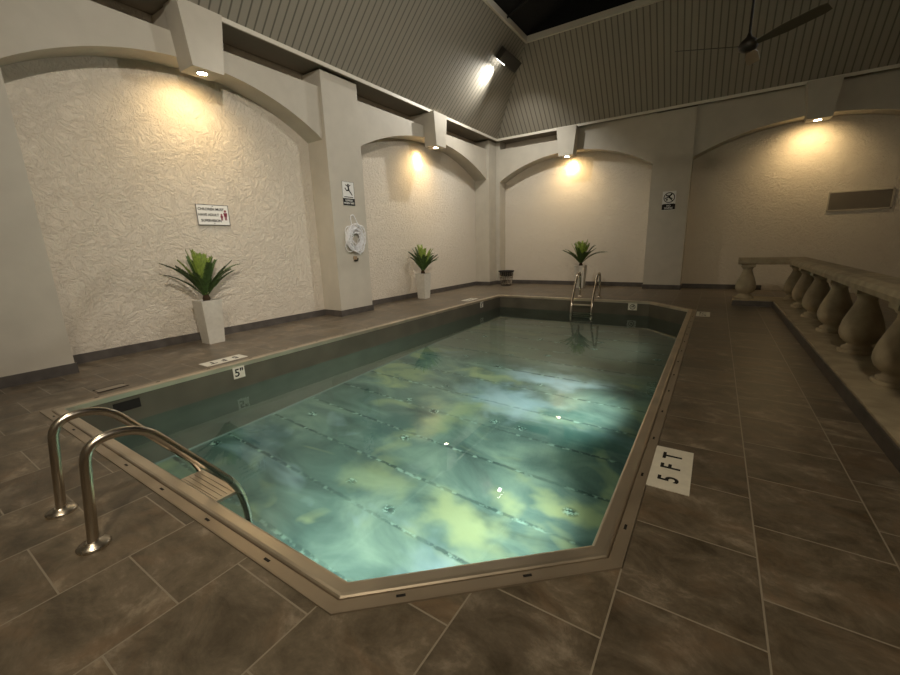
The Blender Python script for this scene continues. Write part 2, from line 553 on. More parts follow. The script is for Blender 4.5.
def thing(name, label, cat, loc=(0, 0, 0), rotz=0.0, group=None):
    o = bpy.data.objects.new(name, None)
    COL.objects.link(o)
    o.location = loc
    o.rotation_euler = (0, 0, rotz)
    return tag(o, label, cat, group)


def struct(name, mb, mat, label=None, bevel=0.0):
    return obj(name, mb, mat, kind='structure', label=label, bevel=bevel)


def dup(root, loc=None, rotz=None, label=None):
    r = root.copy()
    COL.objects.link(r)
    if loc: r.location = loc
    if rotz is not None: r.rotation_euler = (0, 0, rotz)
    if label: r['label'] = label
    for ch in list(root.children):
        c = ch.copy(); COL.objects.link(c); c.parent = r
        for g in ch.children:
            d = g.copy(); COL.objects.link(d); d.parent = c
    return r


def text_mesh(txt, size, mat, parent, mtx, name='lettering', depth=0.002, bold=0.0, sx=1.0):
    """flat letters centred on the local origin of MTX"""
    cu = bpy.data.curves.new('t', 'FONT')
    cu.body = txt
    cu.size = size
    cu.extrude = depth
    cu.offset = bold
    cu.align_x = 'CENTER'
    cu.align_y = 'CENTER'
    tmp = bpy.data.objects.new('t', cu)
    COL.objects.link(tmp)
    dg = bpy.context.evaluated_depsgraph_get()
    dg.update()
    me = bpy.data.meshes.new_from_object(tmp.evaluated_get(dg))
    bpy.data.objects.remove(tmp)
    bpy.data.curves.remove(cu)
    me.transform(mtx @ Matrix.Diagonal((sx, 1, 1, 1)))
    me.materials.clear()
    me.materials.append(mat)
    me.name = name
    o = bpy.data.objects.new(name, me)
    COL.objects.link(o)
    o.parent = parent
    return o


def frame(o, x, y):
    """matrix for a board at O with X to the right and Y up"""
    x = Vector(x); y = Vector(y); z = x.cross(y)
    return Matrix(((x.x, y.x, z.x, o[0]), (x.y, y.y, z.y, o[1]), (x.z, y.z, z.z, o[2]), (0, 0, 0, 1)))


def fillet(pts, rad, n=8):
    pts = [Vector(p) for p in pts]
    out = [pts[0]]
    for i in range(1, len(pts) - 1):
        a, b, c = pts[i - 1], pts[i], pts[i + 1]
        r = rad[i - 1] if isinstance(rad, (list, tuple)) else rad
        u, v = (a - b), (c - b)
        d = min(r, u.length * 0.49, v.length * 0.49)
        p, q = b + u.normalized() * d, b + v.normalized() * d
        for k in range(n + 1):
            t = k / n
            out.append(p * (1 - t) ** 2 + b * 2 * t * (1 - t) + q * t * t)
    out.append(pts[-1])
    return out


# ------------------------------------------------------------------ dimensions
XL, XR, YS, YB = -8.03, 7.4, -2.4, 15.3         # recessed wall planes
PX, FX, PY, FY = -7.42, -7.52, 14.70, 14.80      # pilaster and fascia faces
TOP = 5.41
EX, EY = -7.25, 14.55                            # eave edge
WZ = -0.37                                       # water level
PZ = -1.90                                       # pool bottom
IN = [(-5.73, 1.07), (-1.35, 1.07), (-0.40, 1.93), (-0.40, 10.50), (-1.32, 11.48), (-5.62, 11.48)]  # inner edge of the rim


def offset_poly(poly, d):
    """outline moved outwards by d (counter-clockwise outline)"""
    n = len(poly)
    out = []
    for i in range(n):
        a, b, c = Vector(poly[i - 1]), Vector(poly[i]), Vector(poly[(i + 1) % n])
        e1, e2 = (b - a).normalized(), (c - b).normalized()
        n1, n2 = Vector((e1.y, -e1.x)), Vector((e2.y, -e2.x))
        k = (n1 + n2) / (1 + n1.dot(n2))
        out.append(tuple(b + k * d))
    return out


RIM, GUT = 0.085, 0.165
P_RIM, P_GUT = offset_poly(IN, RIM), offset_poly(IN, GUT)

# ------------------------------------------------------------------ floor with the pool opening
mb = MB()
outer = [(XL - 0.3, YS - 0.3), (XR + 0.3, YS - 0.3), (XR + 0.3, YB + 0.3), (XL - 0.3, YB + 0.3)]
G = P_GUT
vs = [(*p, 0.0) for p in outer] + [(*p, 0.0) for p in G]
fs = [(0, 5, 4), (0, 1, 5), (1, 6, 5), (1, 7, 6), (1, 2, 7), (2, 8, 7), (2, 3, 8), (3, 9, 8), (3, 0, 9), (0, 4, 9)]
fs = [(0, 1, 5, 4), (1, 6, 5), (1, 2, 7, 6), (2, 8, 7), (2, 3, 9, 8), (3, 0, 4, 9)]
mb.add(vs, fs)
# skirt of the slab round the opening
vs = [(*p, 0.0) for p in G] + [(*p, -0.2) for p in G]
mb.add(vs, [(i, (i + 1) % 6, 6 + (i + 1) % 6, 6 + i) for i in range(6)])
struct('floor', mb, M['tiles'], 'dark slate tile pool deck laid in a running bond')

# ------------------------------------------------------------------ walls
def wall_plane(name, mat, vs):
    return struct(name, MB().add(vs, [(0, 1, 2, 3)]), mat)


mb = MB().box(XL - 0.2, XL, YS, YB, 0, TOP + 0.2)
struct('wall_left', mb, M['stucco'], 'rough trowelled stucco wall behind the arches, lit warm')
mb = MB().box(XL - 0.2, XR + 0.2, YB, YB + 0.2, 0, TOP + 0.2)
struct('wall_back', mb, M['stucco'], 'rough trowelled stucco wall behind the far arches')
struct('wall_right', MB().box(XR, XR + 0.2, YS, YB, 0, TOP + 0.2), M['wall'])
struct('wall_front', MB().box(XL - 0.2, XR + 0.2, YS - 0.2, YS, 0, TOP + 0.2), M['wall'])


def arch_pts(a, b, spring, crown, n=40):
    c, h = (a + b) / 2, (b - a) / 2
    rise = crown - spring
    R = (h * h + rise * rise) / (2 * rise)
    out = []
    for i in range(n + 1):
        t = a + (b - a) * i / n
        out.append((t, crown - R + math.sqrt(max(0, R * R - (t - c) ** 2))))
    return out


def arch_panel(mb, a, b, spring, crown, near, far, axis, top=None, t_end=None):
    """wall above an arch: face at NEAR, soffit running back to FAR"""
    pts = arch_pts(a, b, spring, crown)
    def P(t, d, z):
        return (d, t, z) if axis == 'x' else (t, d, z)
    for (t0, z0), (t1, z1) in zip(pts, pts[1:]):
        tp = top if top and (t_end is None or t1 <= t_end) else TOP
        v = [P(t0, near, z0), P(t1, near, z1), P(t1, near, tp), P(t0, near, tp),
             P(t0, far, z0), P(t1, far, z1), P(t1, far, tp), P(t0, far, tp)]
        mb.add(v, [(0, 1, 2, 3), (0, 4, 5, 1), (7, 6, 5, 4), (3, 2, 6, 7), (0, 3, 7, 4), (1, 5, 6, 2)])


# left wall: panels above the arches, then the piers
mb = MB()
arch_panel(mb, 1.62, 6.52, 3.96, 4.68, FX, XL, 'x', 5.015)
arch_panel(mb, 7.58, 14.2, 3.98, 4.74, FX, XL, 'x', 5.03)
struct('wall_left_arches', mb, M['wall'], 'smooth painted wall with two shallow arches along the left side')
mb = MB()
arch_panel(mb, -7.26, -1.94, 3.93, 4.67, FY, YB, 'y', 5.08, -4.55)
arch_panel(mb, -0.86, 4.62, 3.96, 4.64, FY, YB, 'y')
mb.box(-7.5, -7.26, FY, YB, 0, TOP)
mb.box(4.62, XR, FY, YB, 0, TOP)
struct('wall_back_arches', mb, M['wall'], 'smooth painted wall with shallow arches at the far end')


def pier(n, x0, x1, y0, y1, label):
    struct('trim_%d' % n, MB().box(x0, x1, y0, y1, 0, TOP - 0.08), M['wall'], label)


pier(1, XL, PX, YS, 1.61, 'smooth pier at the left edge of the picture')
pier(2, XL, PX, 6.52, 7.58, 'smooth pier between the two left arches, with sign and rescue ring')
pier(3, XL, PX, 14.2, YB, 'smooth pier in the far left corner')
pier(4, -1.94, -0.86, PY, YB, 'smooth pier between the two far arches')

# baseboards
BH = 0.145
def bboard(name, segs):
    mb = MB()
    for s in segs:
        mb.box(*s, 0.0, BH)
    struct(name, mb, M['base'], None)
T = 0.02
bboard('baseboard_left', [(PX, PX + T, YS, 1.61 + T), (XL, PX, 1.61, 1.61 + T), (XL, XL + T, 1.61 + T, 6.52 - T),
                          (XL, PX, 6.52 - T, 6.52), (PX, PX + T, 6.52 - T, 7.58 + T), (XL, PX, 7.58, 7.58 + T),
                          (XL, XL + T, 7.58 + T, 14.2 - T), (XL, PX, 14.2 - T, 14.2), (PX, PX + T, 14.2 - T, FY)])
bboard('baseboard_back', [(PX + T, -7.26, FY - T, FY), (-7.26, -7.26 + T, FY, YB), (-7.24, -1.94 - T, YB - T, YB),
                          (-1.94 - T, -1.94, PY, YB), (-1.94 - T, -0.86 + T, PY - T, PY), (-0.86, -0.86 + T, PY, YB),
                          (-0.84, 1.25, YB - T, YB)])

# ------------------------------------------------------------------ ceiling: four slopes up to the skylight
SX0, SX1, SY0, SY1, SZ = -5.33, 5.1, 0.0, 12.63, 7.41
ex1, ey0 = XR - 0.1, YS + 0.1
def slope(name, mat, vs):
    # a thick slab: a lower face and an upper one
    up = [(x, y, z + 0.15) for x, y, z in vs]
    mb = MB().add(vs + up, [(0, 1, 2, 3), (7, 6, 5, 4), (0, 4, 5, 1), (1, 5, 6, 2), (2, 6, 7, 3), (3, 7, 4, 0)])
    return struct(name, mb, mat)
c = [(EX, ey0, TOP), (ex1, ey0, TOP), (ex1, EY, TOP), (EX, EY, TOP)]
s = [(SX0, SY0, SZ), (SX1, SY0, SZ), (SX1, SY1, SZ), (SX0, SY1, SZ)]
slope('ceiling_left', M['board_y'], [c[3], c[0], s[0], s[3]])
slope('ceiling_back', M['board_x'], [c[2], c[3], s[3], s[2]])
slope('ceiling_right', M['board_y'], [c[1], c[2], s[2], s[1]])
slope('ceiling_front', M['board_x'], [c[0], c[1], s[1], s[0]])

# eave trim and the boxed soffit behind it
mb = MB()
mb.box(EX - 0.035, EX, YS, EY + 0.035, TOP - 0.075, TOP + 0.02)
mb.box(EX, XR, EY, EY + 0.035, TOP - 0.075, TOP + 0.02)
struct('trim_5', mb, M['trim'], 'pale eave strip along the foot of the boarded ceiling')
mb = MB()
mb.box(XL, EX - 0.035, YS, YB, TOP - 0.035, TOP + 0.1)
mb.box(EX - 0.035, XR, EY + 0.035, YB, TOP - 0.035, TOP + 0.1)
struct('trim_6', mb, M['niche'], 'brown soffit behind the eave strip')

# skylight: frame round the opening, dark glass on steel bars
mb = MB()
for (x0, x1, y0, y1) in ((SX0 - 0.02, SX0 + 0.05, SY0, SY1), (SX1 - 0.05, SX1 + 0.02, SY0, SY1),
                         (SX0, SX1, SY1 - 0.05, SY1 + 0.02), (SX0, SX1, SY0 - 0.02, SY0 + 0.05)):
    mb.box(x0, x1, y0, y1, SZ - 0.04, SZ + 0.12)
f = struct('window_1', mb, M['trim'], 'big rooflight, black at night')
mb = MB()
ridge = SZ + 2.2
xc = (SX0 + SX1) / 2
mb.add([(SX0, SY0, SZ + 0.12), (SX0, SY1, SZ + 0.12), (xc, SY1, ridge), (xc, SY0, ridge), (SX1, SY0, SZ + 0.12), (SX1, SY1, SZ + 0.12)],
       [(0, 1, 2, 3), (3, 2, 5, 4), (0, 3, 4), (1, 5, 2)])
g = obj('glass', mb, M['glass'], f)
mb = MB()
for k in range(1, 9):
    yy = SY0 + (SY1 - SY0) * k / 9
    mb.tube([(SX0, yy, SZ + 0.05), (xc, yy, ridge - 0.08), (SX1, yy, SZ + 0.05)], 0.03, 6)
obj('glazing_bar', mb, M['black'], f)
mb = MB().box(SX0, SX1, 8.12, 8.30, SZ + 0.02, SZ + 0.16)
struct('trim_7', mb, M['dark'], 'dark steel beam across the rooflight')

# ------------------------------------------------------------------ keystones with their downlights
def keystone(n, c_, axis, label):
    front = -7.12 if axis == 'x' else 14.40
    back = FX if axis == 'x' else FY
    deep = XL if axis == 'x' else YB
    zb = 4.46
    mb = MB()
    pts = [(c_ - 0.245, zb), (c_ + 0.245, zb), (c_ + 0.34, TOP - 0.055), (c_ - 0.34, TOP - 0.055)]
    if axis == 'x':
        mb.prism(pts, back - 0.02, front, 'x')
        mb.box(deep, back - 0.02, c_ - 0.31, c_ + 0.31, 5.0, TOP - 0.055)
    else:
        mb.prism(pts, front, back + 0.02, 'y')
        mb.box(c_ - 0.31, c_ + 0.31, back + 0.02, deep, 5.0, TOP - 0.055)
    struct('trim_%d' % n, mb, M['wall'], label)
    return zb


LOCS = [(8, 3.98, 'x', 'tapered keystone over the nearest left arch', 'warm recessed lamp under the nearest keystone, on the left arch by the sign', 135),
        (9, 10.62, 'x', 'tapered keystone over the farther left arch', 'warm recessed lamp under the keystone of the farther left arch', 120),
        (10, -4.60, 'y', 'tapered keystone over the far arch behind the ladder', 'warm recessed lamp under the keystone of the far wall arch left of the pier', 120),
        (11, 1.86, 'y', 'tapered keystone over the dim right-hand arch', 'warm recessed lamp under the keystone above the balustrade', 120)]
for n, c_, axis, lab, lab2, pw in LOCS:
    zb = keystone(n, c_, axis, lab)
    p = (-7.32, c_ - 0.01, zb) if axis == 'x' else (c_ - 0.01, 14.60, zb)
    t = thing('recessed_downlight', lab2, 'lamp', p, 0, 'keystone downlights')
    obj('lamp_trim', MB().ring(0, 0, -0.002, 0.078, 0.008), M['trim'], t)
    obj('lamp_lens', MB().disc(0, 0, -0.006, 0.002, 0.07), M['lens'], t)
    tgt = (p[0] - 0.75, p[1], p[2] - 1.0) if axis == 'x' else (p[0], p[1] + 0.75, p[2] - 1.0)
    spot('downlight_beam', (p[0], p[1], p[2] - 0.03), tgt, pw * (0.42 if n == 8 else 0.58), (1.0, 0.70, 0.34), 140, 0.95, 0.04)
    if n in (9, 10):
        core = (p[0] - 0.71, p[1], p[2] - 0.26) if axis == 'x' else (p[0], p[1] + 0.70, p[2] - 0.26)
        spot('downlight_beam', (p[0], p[1], p[2] - 0.03), core, 170, (1.0, 0.64, 0.26), 48, 1.0, 0.04)

# ------------------------------------------------------------------ floodlights
def flood(loc, rotz, label, tilt):
    t = thing('floodlight', label, 'floodlight', loc, rotz)
    mb = MB().box(-0.16, 0.16, -0.55, 0.55, -0.09, 0.09)
    h = obj('housing', mb, M['dark'], t, bevel=0.015)
    mb = MB()
    for k in range(-5, 6):
        mb.box(-0.14, 0.14, k * 0.1 - 0.008, k * 0.1 + 0.008, 0.09, 0.12)
    obj('cooling_fins', mb, M['black'], t)
    obj('lamp_lens', MB().box(-0.168, -0.158, -0.50, -0.1, -0.05, 0.05), M['floodlens'], t, 'white glowing lens')
    for yb in (-0.35, 0.35):
        obj('bracket', MB().tube([(0.02, yb, 0.08), (0.08, yb, 0.20)], 0.014, 6), M['black'], t)
    t.rotation_euler = (0, tilt, rotz)
    return t
flood((-5.66, 12.15, 6.86), 0.0, 'long dark floodlight hung under the ceiling corner, white beam on the boards', -0.75)
flood((3.25, -0.6, 6.74), PI, 'long dark floodlight under the corner behind the viewer', -0.75)
flood((4.85, 12.15, 6.95), PI, 'long dark floodlight under the far right corner of the rooflight', -0.75)

# ------------------------------------------------------------------ the pool
pool = thing('swimming_pool', 'long steel swimming pool with clipped right corners, sunk in the slate deck', 'pool', (0, 0, 0))
n6 = len(IN)
# walls
mb = MB()
vs = [(*p, 0.0) for p in IN] + [(*p, PZ) for p in IN]
mb.add(vs, [(i, n6 + i, n6 + (i + 1) % n6, (i + 1) % n6) for i in range(n6)])
vo = [(*p, -0.02) for p in P_RIM] + [(*p, PZ - 0.05) for p in P_RIM]
mb.add(vo, [(i, (i + 1) % n6, n6 + (i + 1) % n6, n6 + i) for i in range(n6)])
basin = obj('basin_wall', mb, M['poolwall'], pool)
# bottom
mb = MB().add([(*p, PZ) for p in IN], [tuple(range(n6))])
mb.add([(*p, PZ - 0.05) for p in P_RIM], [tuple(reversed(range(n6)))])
obj('basin_floor', mb, M['floorp'], pool, 'cloudy green and blue patchy bottom')
# rim: rounded raised band in a profile swept round the outline
def sweep(prof, mat, name):
    mb = MB()
    rings = []
    for d, z in prof:
        rings.append([(*p, z) for p in offset_poly(IN, d)])
    vs = [q for r in rings for q in r]
    fs = []
    for i in range(len(prof) - 1):
        for k in range(n6):
            l = (k + 1) % n6
            fs.append((i * n6 + k, i * n6 + l, (i + 1) * n6 + l, (i + 1) * n6 + k))
    mb.add(vs, fs)
    return obj(name, mb, mat, pool)
sweep([(-0.004, -0.05), (-0.004, 0.004), (0.0, 0.009), (0.010, 0.012), (0.062, 0.013), (0.076, 0.010), (0.083, 0.002), (0.085, -0.02)], M['coping'], 'coping_rim')
sweep([(0.085, -0.02), (0.088, -0.012), (0.094, 0.004), (0.150, 0.006), (0.160, 0.005), (0.165, -0.02)], M['gutter'], 'gutter_strip')
# drain slots in the gutter strip
ring_mid = offset_poly(IN, 0.122)
nslot = 0
for i in range(n6):
    a, b = Vector(ring_mid[i]), Vector(ring_mid[(i + 1) % n6])
    L = (b - a).length
    d = (b - a).normalized()
    nn = Vector((-d.y, d.x))
    step = 0.62
    k = 0.3
    while k < L - 0.2:
        p = a + d * k
        q = [p + d * 0.022 + nn * 0.007, p - d * 0.022 + nn * 0.007, p - d * 0.022 - nn * 0.007, p + d * 0.022 - nn * 0.007]
        obj('drain_slot', MB().prism([(v.x, v.y) for v in reversed(q)], 0.004, 0.0068), M['black'], pool)
        k += step
# skimmer mouth in the left wall
mb = MB().box(-5.73, -5.716, 1.47, 1.74, -0.21, -0.09)
sk = obj('skimmer_mouth', mb, M['black'], pool, 'black skimmer opening')
mb = MB()
for (y0, y1, z0, z1) in ((1.44, 1.77, -0.09, -0.07), (1.44, 1.77, -0.23, -0.21), (1.44, 1.47, -0.21, -0.09), (1.74, 1.77, -0.21, -0.09)):
    mb.box(-5.73, -5.712, y0, y1, z0, z1)
obj('skimmer_frame', mb, M['poolwall'], sk)
# bottom edge moulding: bright weld where wall and bottom meet
mb = MB()
inn = offset_poly(IN, -0.025)
vs = [(*p, PZ + 0.025) for p in IN] + [(*p, PZ + 0.004) for p in inn]
mb.add(vs, [(i, n6 + i, n6 + (i + 1) % n6, (i + 1) % n6) for i in range(n6)])
obj('cove_moulding', mb, plain('cove_pale', (0.22, 0.25, 0.22), 0.5), pool)
# the water
wp = offset_poly(IN, -0.001)
obj('pool_water', MB().add([(*p, WZ) for p in wp], [tuple(range(n6))]), M['water'],
    label='still clear green-blue water filling the steel pool', cat='water', kind='stuff')

# lid of the skimmer well in the deck
t = thing('skimmer_lid', 'small rectangular lid set in the deck by the near left pool corner', 'drain lid', (-6.12, 1.60, 0.0))
obj('lid_plate', MB().box(-0.07, 0.07, -0.14, 0.14, 0.0, 0.006), plain('lid_tan', (0.26, 0.22, 0.17), 0.5), t)
obj('lid_frame', MB().box(-0.085, -0.07, -0.155, 0.155, 0, 0.008).box(0.07, 0.085, -0.155, 0.155, 0, 0.008), M['dark'], t)


# ------------------------------------------------------------------ depth marks
def depth_tile(loc, xdir, ydir, label):
    t = thing('depth_marker', label, 'depth marker', loc, 0, 'white depth tiles in the deck')
    F = frame((0, 0, 0.004), xdir, ydir)
    mb = MB()
    a, b = Vector(xdir) * 0.305, Vector(ydir) * 0.125
    q = [(-a - b), (a - b), (a + b), (-a + b)]
    mb.prism([(p.x, p.y) for p in q], 0.0, 0.006)
    obj('tile', mb, M['tilewhite'], t)
    for ch, off in (('5', -0.17), ('F', 0.005), ('T', 0.17)):
        text_mesh(ch, 0.175, M['black'], t, F @ Matrix.Translation((off, 0, 0.003)), name='letter', depth=0.001, bold=0.003, sx=0.92)
    return t
depth_tile((-0.115, 2.99, 0), (0, 1, 0), (-1, 0, 0), 'white 5 FT tile in the near right deck')
depth_tile((-0.10, 10.02, 0), (0, 1, 0), (-1, 0, 0), 'white depth tile at the far right pool corner')
depth_tile((-6.10, 2.98, 0), (0, -1, 0), (1, 0, 0), 'white 5 FT tile on the deck in front of the nearest planter')
depth_tile((-6.03, 10.25, 0), (0, -1, 0), (1, 0, 0), 'white depth tile on the deck near the far left pool corner')


def wall_tile(y, label):
    t = thing('depth_marker', label, 'depth marker', (-5.73 + 0.11 * (y - 1.1) / 10.42 + 0.013, y, -0.125), 0, 'depth tiles on the pool wall')
    obj('tile', MB().box(-0.006, 0.0, -0.085, 0.085, -0.085, 0.085), M['tilewhite'], t)
    text_mesh('5"', 0.16, M['black'], t, frame((0.001, 0, -0.005), (0, 1, 0), (0, 0, 1)), depth=0.001, bold=0.003)
wall_tile(2.97, 'small square 5 tile on the pool wall below the near deck mark')
wall_tile(10.25, 'small square tile on the pool wall near the far left corner')
# round no-diving mark on the far pool wall
t = thing('depth_marker', 'small white no diving tile on the far pool wall right of the ladder', 'depth marker', (-1.72, 11.463, -0.14))
obj('tile', MB().box(-0.11, 0.11, 0.0, 0.012, -0.09, 0.09), M['tilewhite'], t)
F = frame((0, -0.002, 0), (1, 0, 0), (0, 0, 1))
mb = MB().ring(0, 0, 0, 0.062, 0.008)
mb.box(-0.03, 0.03, -0.012, 0.012, -0.002, 0.002)
mb.disc(0.02, 0.028, -0.002, 0.002, 0.014, 10)
o = obj('symbol', mb, M['black'], t)
o.data.transform(F)


# ------------------------------------------------------------------ pool ladders
def ladder(loc, rotz, label, gap=0.58, up=0.0, tr=0.027):
    """rails stand on the deck behind the edge (y < 0) and dip into the pool (y > 0); origin on the deck at the edge"""
    t = thing('pool_ladder', label, 'ladder', loc, rotz, 'steel pool ladders')
    for s_ in (-1, 1):
        x = s_ * gap / 2
        pts = fillet([(x, -0.60, 0.0), (x, -0.535, 0.615 + up), (x, -0.27, 0.60 + up), (x, 0.21, -0.06), (x, 0.26, -0.26), (x, 0.26, -1.30)],
                     [0.19, 0.15, 0.09, 0.1], 8)
        obj('rail', MB().tube(pts, tr, 16), M['steel'], t)
        obj('flange', MB().lathe([(0.076, 0.0), (0.078, 0.012), (0.070, 0.020), (0.040, 0.027), (0.030, 0.036)], x, -0.60), M['steel'], t)
        obj('bumper', MB().tube([(x, 0.26, -1.28), (x, 0.10, -1.28)], 0.018, 10).lathe([(0.03, -1.30), (0.034, -1.28), (0.03, -1.26)], x, 0.11, 12), M['black'], t)
    for z in (-0.14, -0.42, -0.68, -0.94):
        mb = MB().box(-gap / 2 + 0.02, gap / 2 - 0.02, 0.07, 0.235, z - 0.012, z + 0.012)
        for k in range(4):
            yy = 0.085 + k * 0.036
            mb.box(-gap / 2 + 0.04, gap / 2 - 0.04, yy, yy + 0.006, z + 0.012, z + 0.016)
        obj('tread', mb, M['coping'], t, bevel=0.004)
    return t
ladder((-3.08, 1.095, 0), 0.0, 'steel pool ladder arching over the near edge at lower left')
ladder((-3.0, 11.47, 0), PI, 'steel pool ladder on the far edge in front of a potted fern', 0.56, 0.10, 0.030)


# ------------------------------------------------------------------ planters with ferns
def frond(mb, az, lean, L, droop, rnd, wid=0.13):
    """a pinnate frond rising from the origin: spine and paired leaflets"""
    n = 22
    pts = []
    p = Vector((0, 0, 0))
    el = PI / 2 - lean
    h = Vector((math.cos(az), math.sin(az), 0))
    for i in range(n + 1):
        pts.append(p.copy())
        p = p + (h * math.cos(el) + Vector((0, 0, math.sin(el)))) * (L / n)
        el -= droop / n * (0.4 + 1.3 * i / n)
    mb.tube(pts, [0.006 * (1 - 0.8 * i / n) + 0.001 for i in range(n + 1)], 5, caps=False)
    side = Vector((-h.y, h.x, 0))
    for i in range(3, n + 1):
        t = i / n
        ln = wid * min(1.0, (t - 0.05) * 3.5) * (1.15 - 0.75 * t)
        tan = (pts[min(i + 1, n)] - pts[i - 1]).normalized()
        nor = side.cross(tan).normalized()
        for sgn in (-1, 1):
            for half in (0, 0.5):
                b0 = pts[i] - tan * (L / n) * half
                d = (side * sgn * 0.80 + tan * 0.62 + nor * -0.26).normalized()
                d = (d + Vector((rnd.uniform(-.07, .07), rnd.uniform(-.07, .07), rnd.uniform(-.07, .07)))).normalized()
                wv = tan * 0.011
                tip = b0 + d * ln
                m1 = b0 + d * ln * 0.45
                mb.add([b0 - wv * 0.6, b0 + wv * 0.6, m1 + wv + nor * 0.004, tip, m1 - wv + nor * 0.004], [(0, 1, 2, 3, 4)])


def planter(loc, label, seed, specs, rot=0.0):
    rnd = random.Random(seed)
    t = thing('potted_fern', label, 'potted plant', loc, 0, 'potted ferns in tall square planters')
    H = 0.78
    a, b, r_ = 0.138, 0.176, 0.012
    mb = MB()
    def sq(h, z):
        return [(-h, -h, z), (h, -h, z), (h, h, z), (-h, h, z)]
    lv = [sq(a, 0), sq(b, H), sq(b - 0.025, H), sq(b - 0.03, H - 0.05)]
    vs = [p for l in lv for p in l]
    fs = [(3, 2, 1, 0)]
    for i in range(3):
        for k in range(4):
            l = (k + 1) % 4
            fs.append((i * 4 + k, i * 4 + l, (i + 1) * 4 + l, (i + 1) * 4 + k))
    fs.append((12, 13, 14, 15))
    mb.add(vs, fs)
    po = obj('planter', mb, M['pot'], t, bevel=0.006)
    po.rotation_euler = (0, 0, rot)
    so = obj('soil', MB().box(-b + 0.035, b - 0.035, -b + 0.035, b - 0.035, H - 0.06, H - 0.03), M['soil'], t)
    so.rotation_euler = (0, 0, rot)
    obj('stem', MB().lathe([(0.05, H - 0.04), (0.065, H + 0.02), (0.045, H + 0.09), (0.02, H + 0.12)], 0, 0, 14), plain('fern_trunk', (0.05, 0.028, 0.012), 0.9, bump=0.8), t)
    for az, lean, L, droop, new in specs(rnd):
        back = (-math.cos(az)) if loc[0] < -6 else math.sin(az)
        if back > 0.2:
            lean *= 1 - 0.6 * back; droop *= 1 - 0.7 * back
        mb = MB()
        frond(mb, az, lean, L, droop, rnd)
        o = obj('frond', mb, M['leaf_new'] if new else M['leaf'], t)
        o.location = (0.02 * math.cos(az), 0.02 * math.sin(az), H + 0.06)
    return t


def spec_a(rnd):
    out = []
    for k in range(20):
        out.append((k * 2.4 + rnd.uniform(-.2, .2), rnd.uniform(0.42, 0.78), rnd.uniform(0.62, 0.78), rnd.uniform(0.3, 0.8), False))
    for k in range(13):
        out.append((k * 2.4 + 1, rnd.uniform(0.08, 0.40), rnd.uniform(0.66, 0.82), rnd.uniform(0.1, 0.4), True))
    return out


def spec_1(rnd):
    o = spec_a(rnd)
    o += [(PI / 2 + 0.15, 0.62, 0.95, 0.9, False), (-PI / 2 + 0.3, 0.55, 0.85, 0.75, False), (-PI / 2 - 0.1, 0.50, 0.85, 0.7, False)]
    return o


def spec_3(rnd):
    o = spec_a(rnd)
    o += [(0.05, 0.72, 0.95, 1.1, False), (-0.2, 0.8, 0.9, 0.9, False), (PI - 0.1, 0.7, 0.8, 0.7, False)]
    return o


planter((-7.56, 3.57, 0), 'potted fern in a tall pale planter below the supervision sign, nearest of the three', 4, spec_1, 0.0)
planter((-7.58, 10.05, 0), 'potted fern in a tall pale planter by the farther left arch', 8, spec_1, 0.0)
planter((-3.93, 14.40, 0), 'potted fern in a tall pale planter at the far wall behind the ladder', 15, spec_3, 0.0)


# ------------------------------------------------------------------ signs
def man_falling(mb, s, ox, oy):
    """slipping figure from bars, drawn in a plane"""
    def bar(x0, y0, x1, y1, w_):
        d = Vector((x1 - x0, y1 - y0)); n = Vector((-d.y, d.x)).normalized() * w_ / 2
        q = [(x0 - n.x, y0 - n.y), (x1 - n.x, y1 - n.y), (x1 + n.x, y1 + n.y), (x0 + n.x, y0 + n.y)]
        mb.prism([(ox + a * s, oy + b * s) for a, b in q], 0.0, 0.003)
    mb.disc(ox + 0.02 * s, oy + 0.62 * s, 0, 0.003, 0.13 * s, 14)
    bar(0.0, 0.45, 0.10, -0.05, 0.24)
    bar(-0.02, 0.42, -0.42, 0.60, 0.11)
    bar(0.05, 0.40, 0.38, 0.62, 0.11)
    bar(0.10, -0.02, -0.32, -0.10, 0.15)
    bar(-0.30, -0.10, -0.55, 0.22, 0.13)
    bar(0.10, -0.05, 0.40, -0.35, 0.15)
    bar(0.38, -0.33, 0.62, -0.62, 0.13)


def sign(name, label, cat, loc, xdir, w_, h, build):
    t = thing(name, label, cat, loc)
    F = frame((0, 0, 0), xdir, (0, 0, 1))
    def add(nm, mb, mat):
        o = obj(nm, mb, mat, t)
        o.data.transform(F)
        return o
    add('panel', MB().box(-w_ / 2, w_ / 2, -h / 2, h / 2, 0.0, 0.008), M['white'])
    build(t, add, F)
    return t


def b_slip(t, add, F):
    mb = MB()
    man_falling(mb, 0.185, 0.0, 0.085)
    o = add('symbol', mb, M['black']); o.location = F.to_3x3() @ Vector((0, 0, 0.008))
    mb = MB()
    for (x0, x1, y0, y1) in ((-0.185, 0.185, 0.262, 0.268), (-0.185, -0.179, -0.11, 0.268), (0.179, 0.185, -0.11, 0.268)):
        mb.box(x0, x1, y0, y1, 0.008, 0.010)
    mb.box(-0.14, 0.14, -0.083, -0.066, 0.008, 0.0105)
    add('border', mb, M['black'])
    add('caption_plate', MB().box(-0.185, 0.185, -0.265, -0.105, 0.008, 0.0105), M['black'])
    text_mesh('SLIPPERY\nWHEN WET', 0.060, M['white'], t, F @ Matrix.Translation((0, -0.186, 0.0115)), depth=0.001, bold=0.0005)


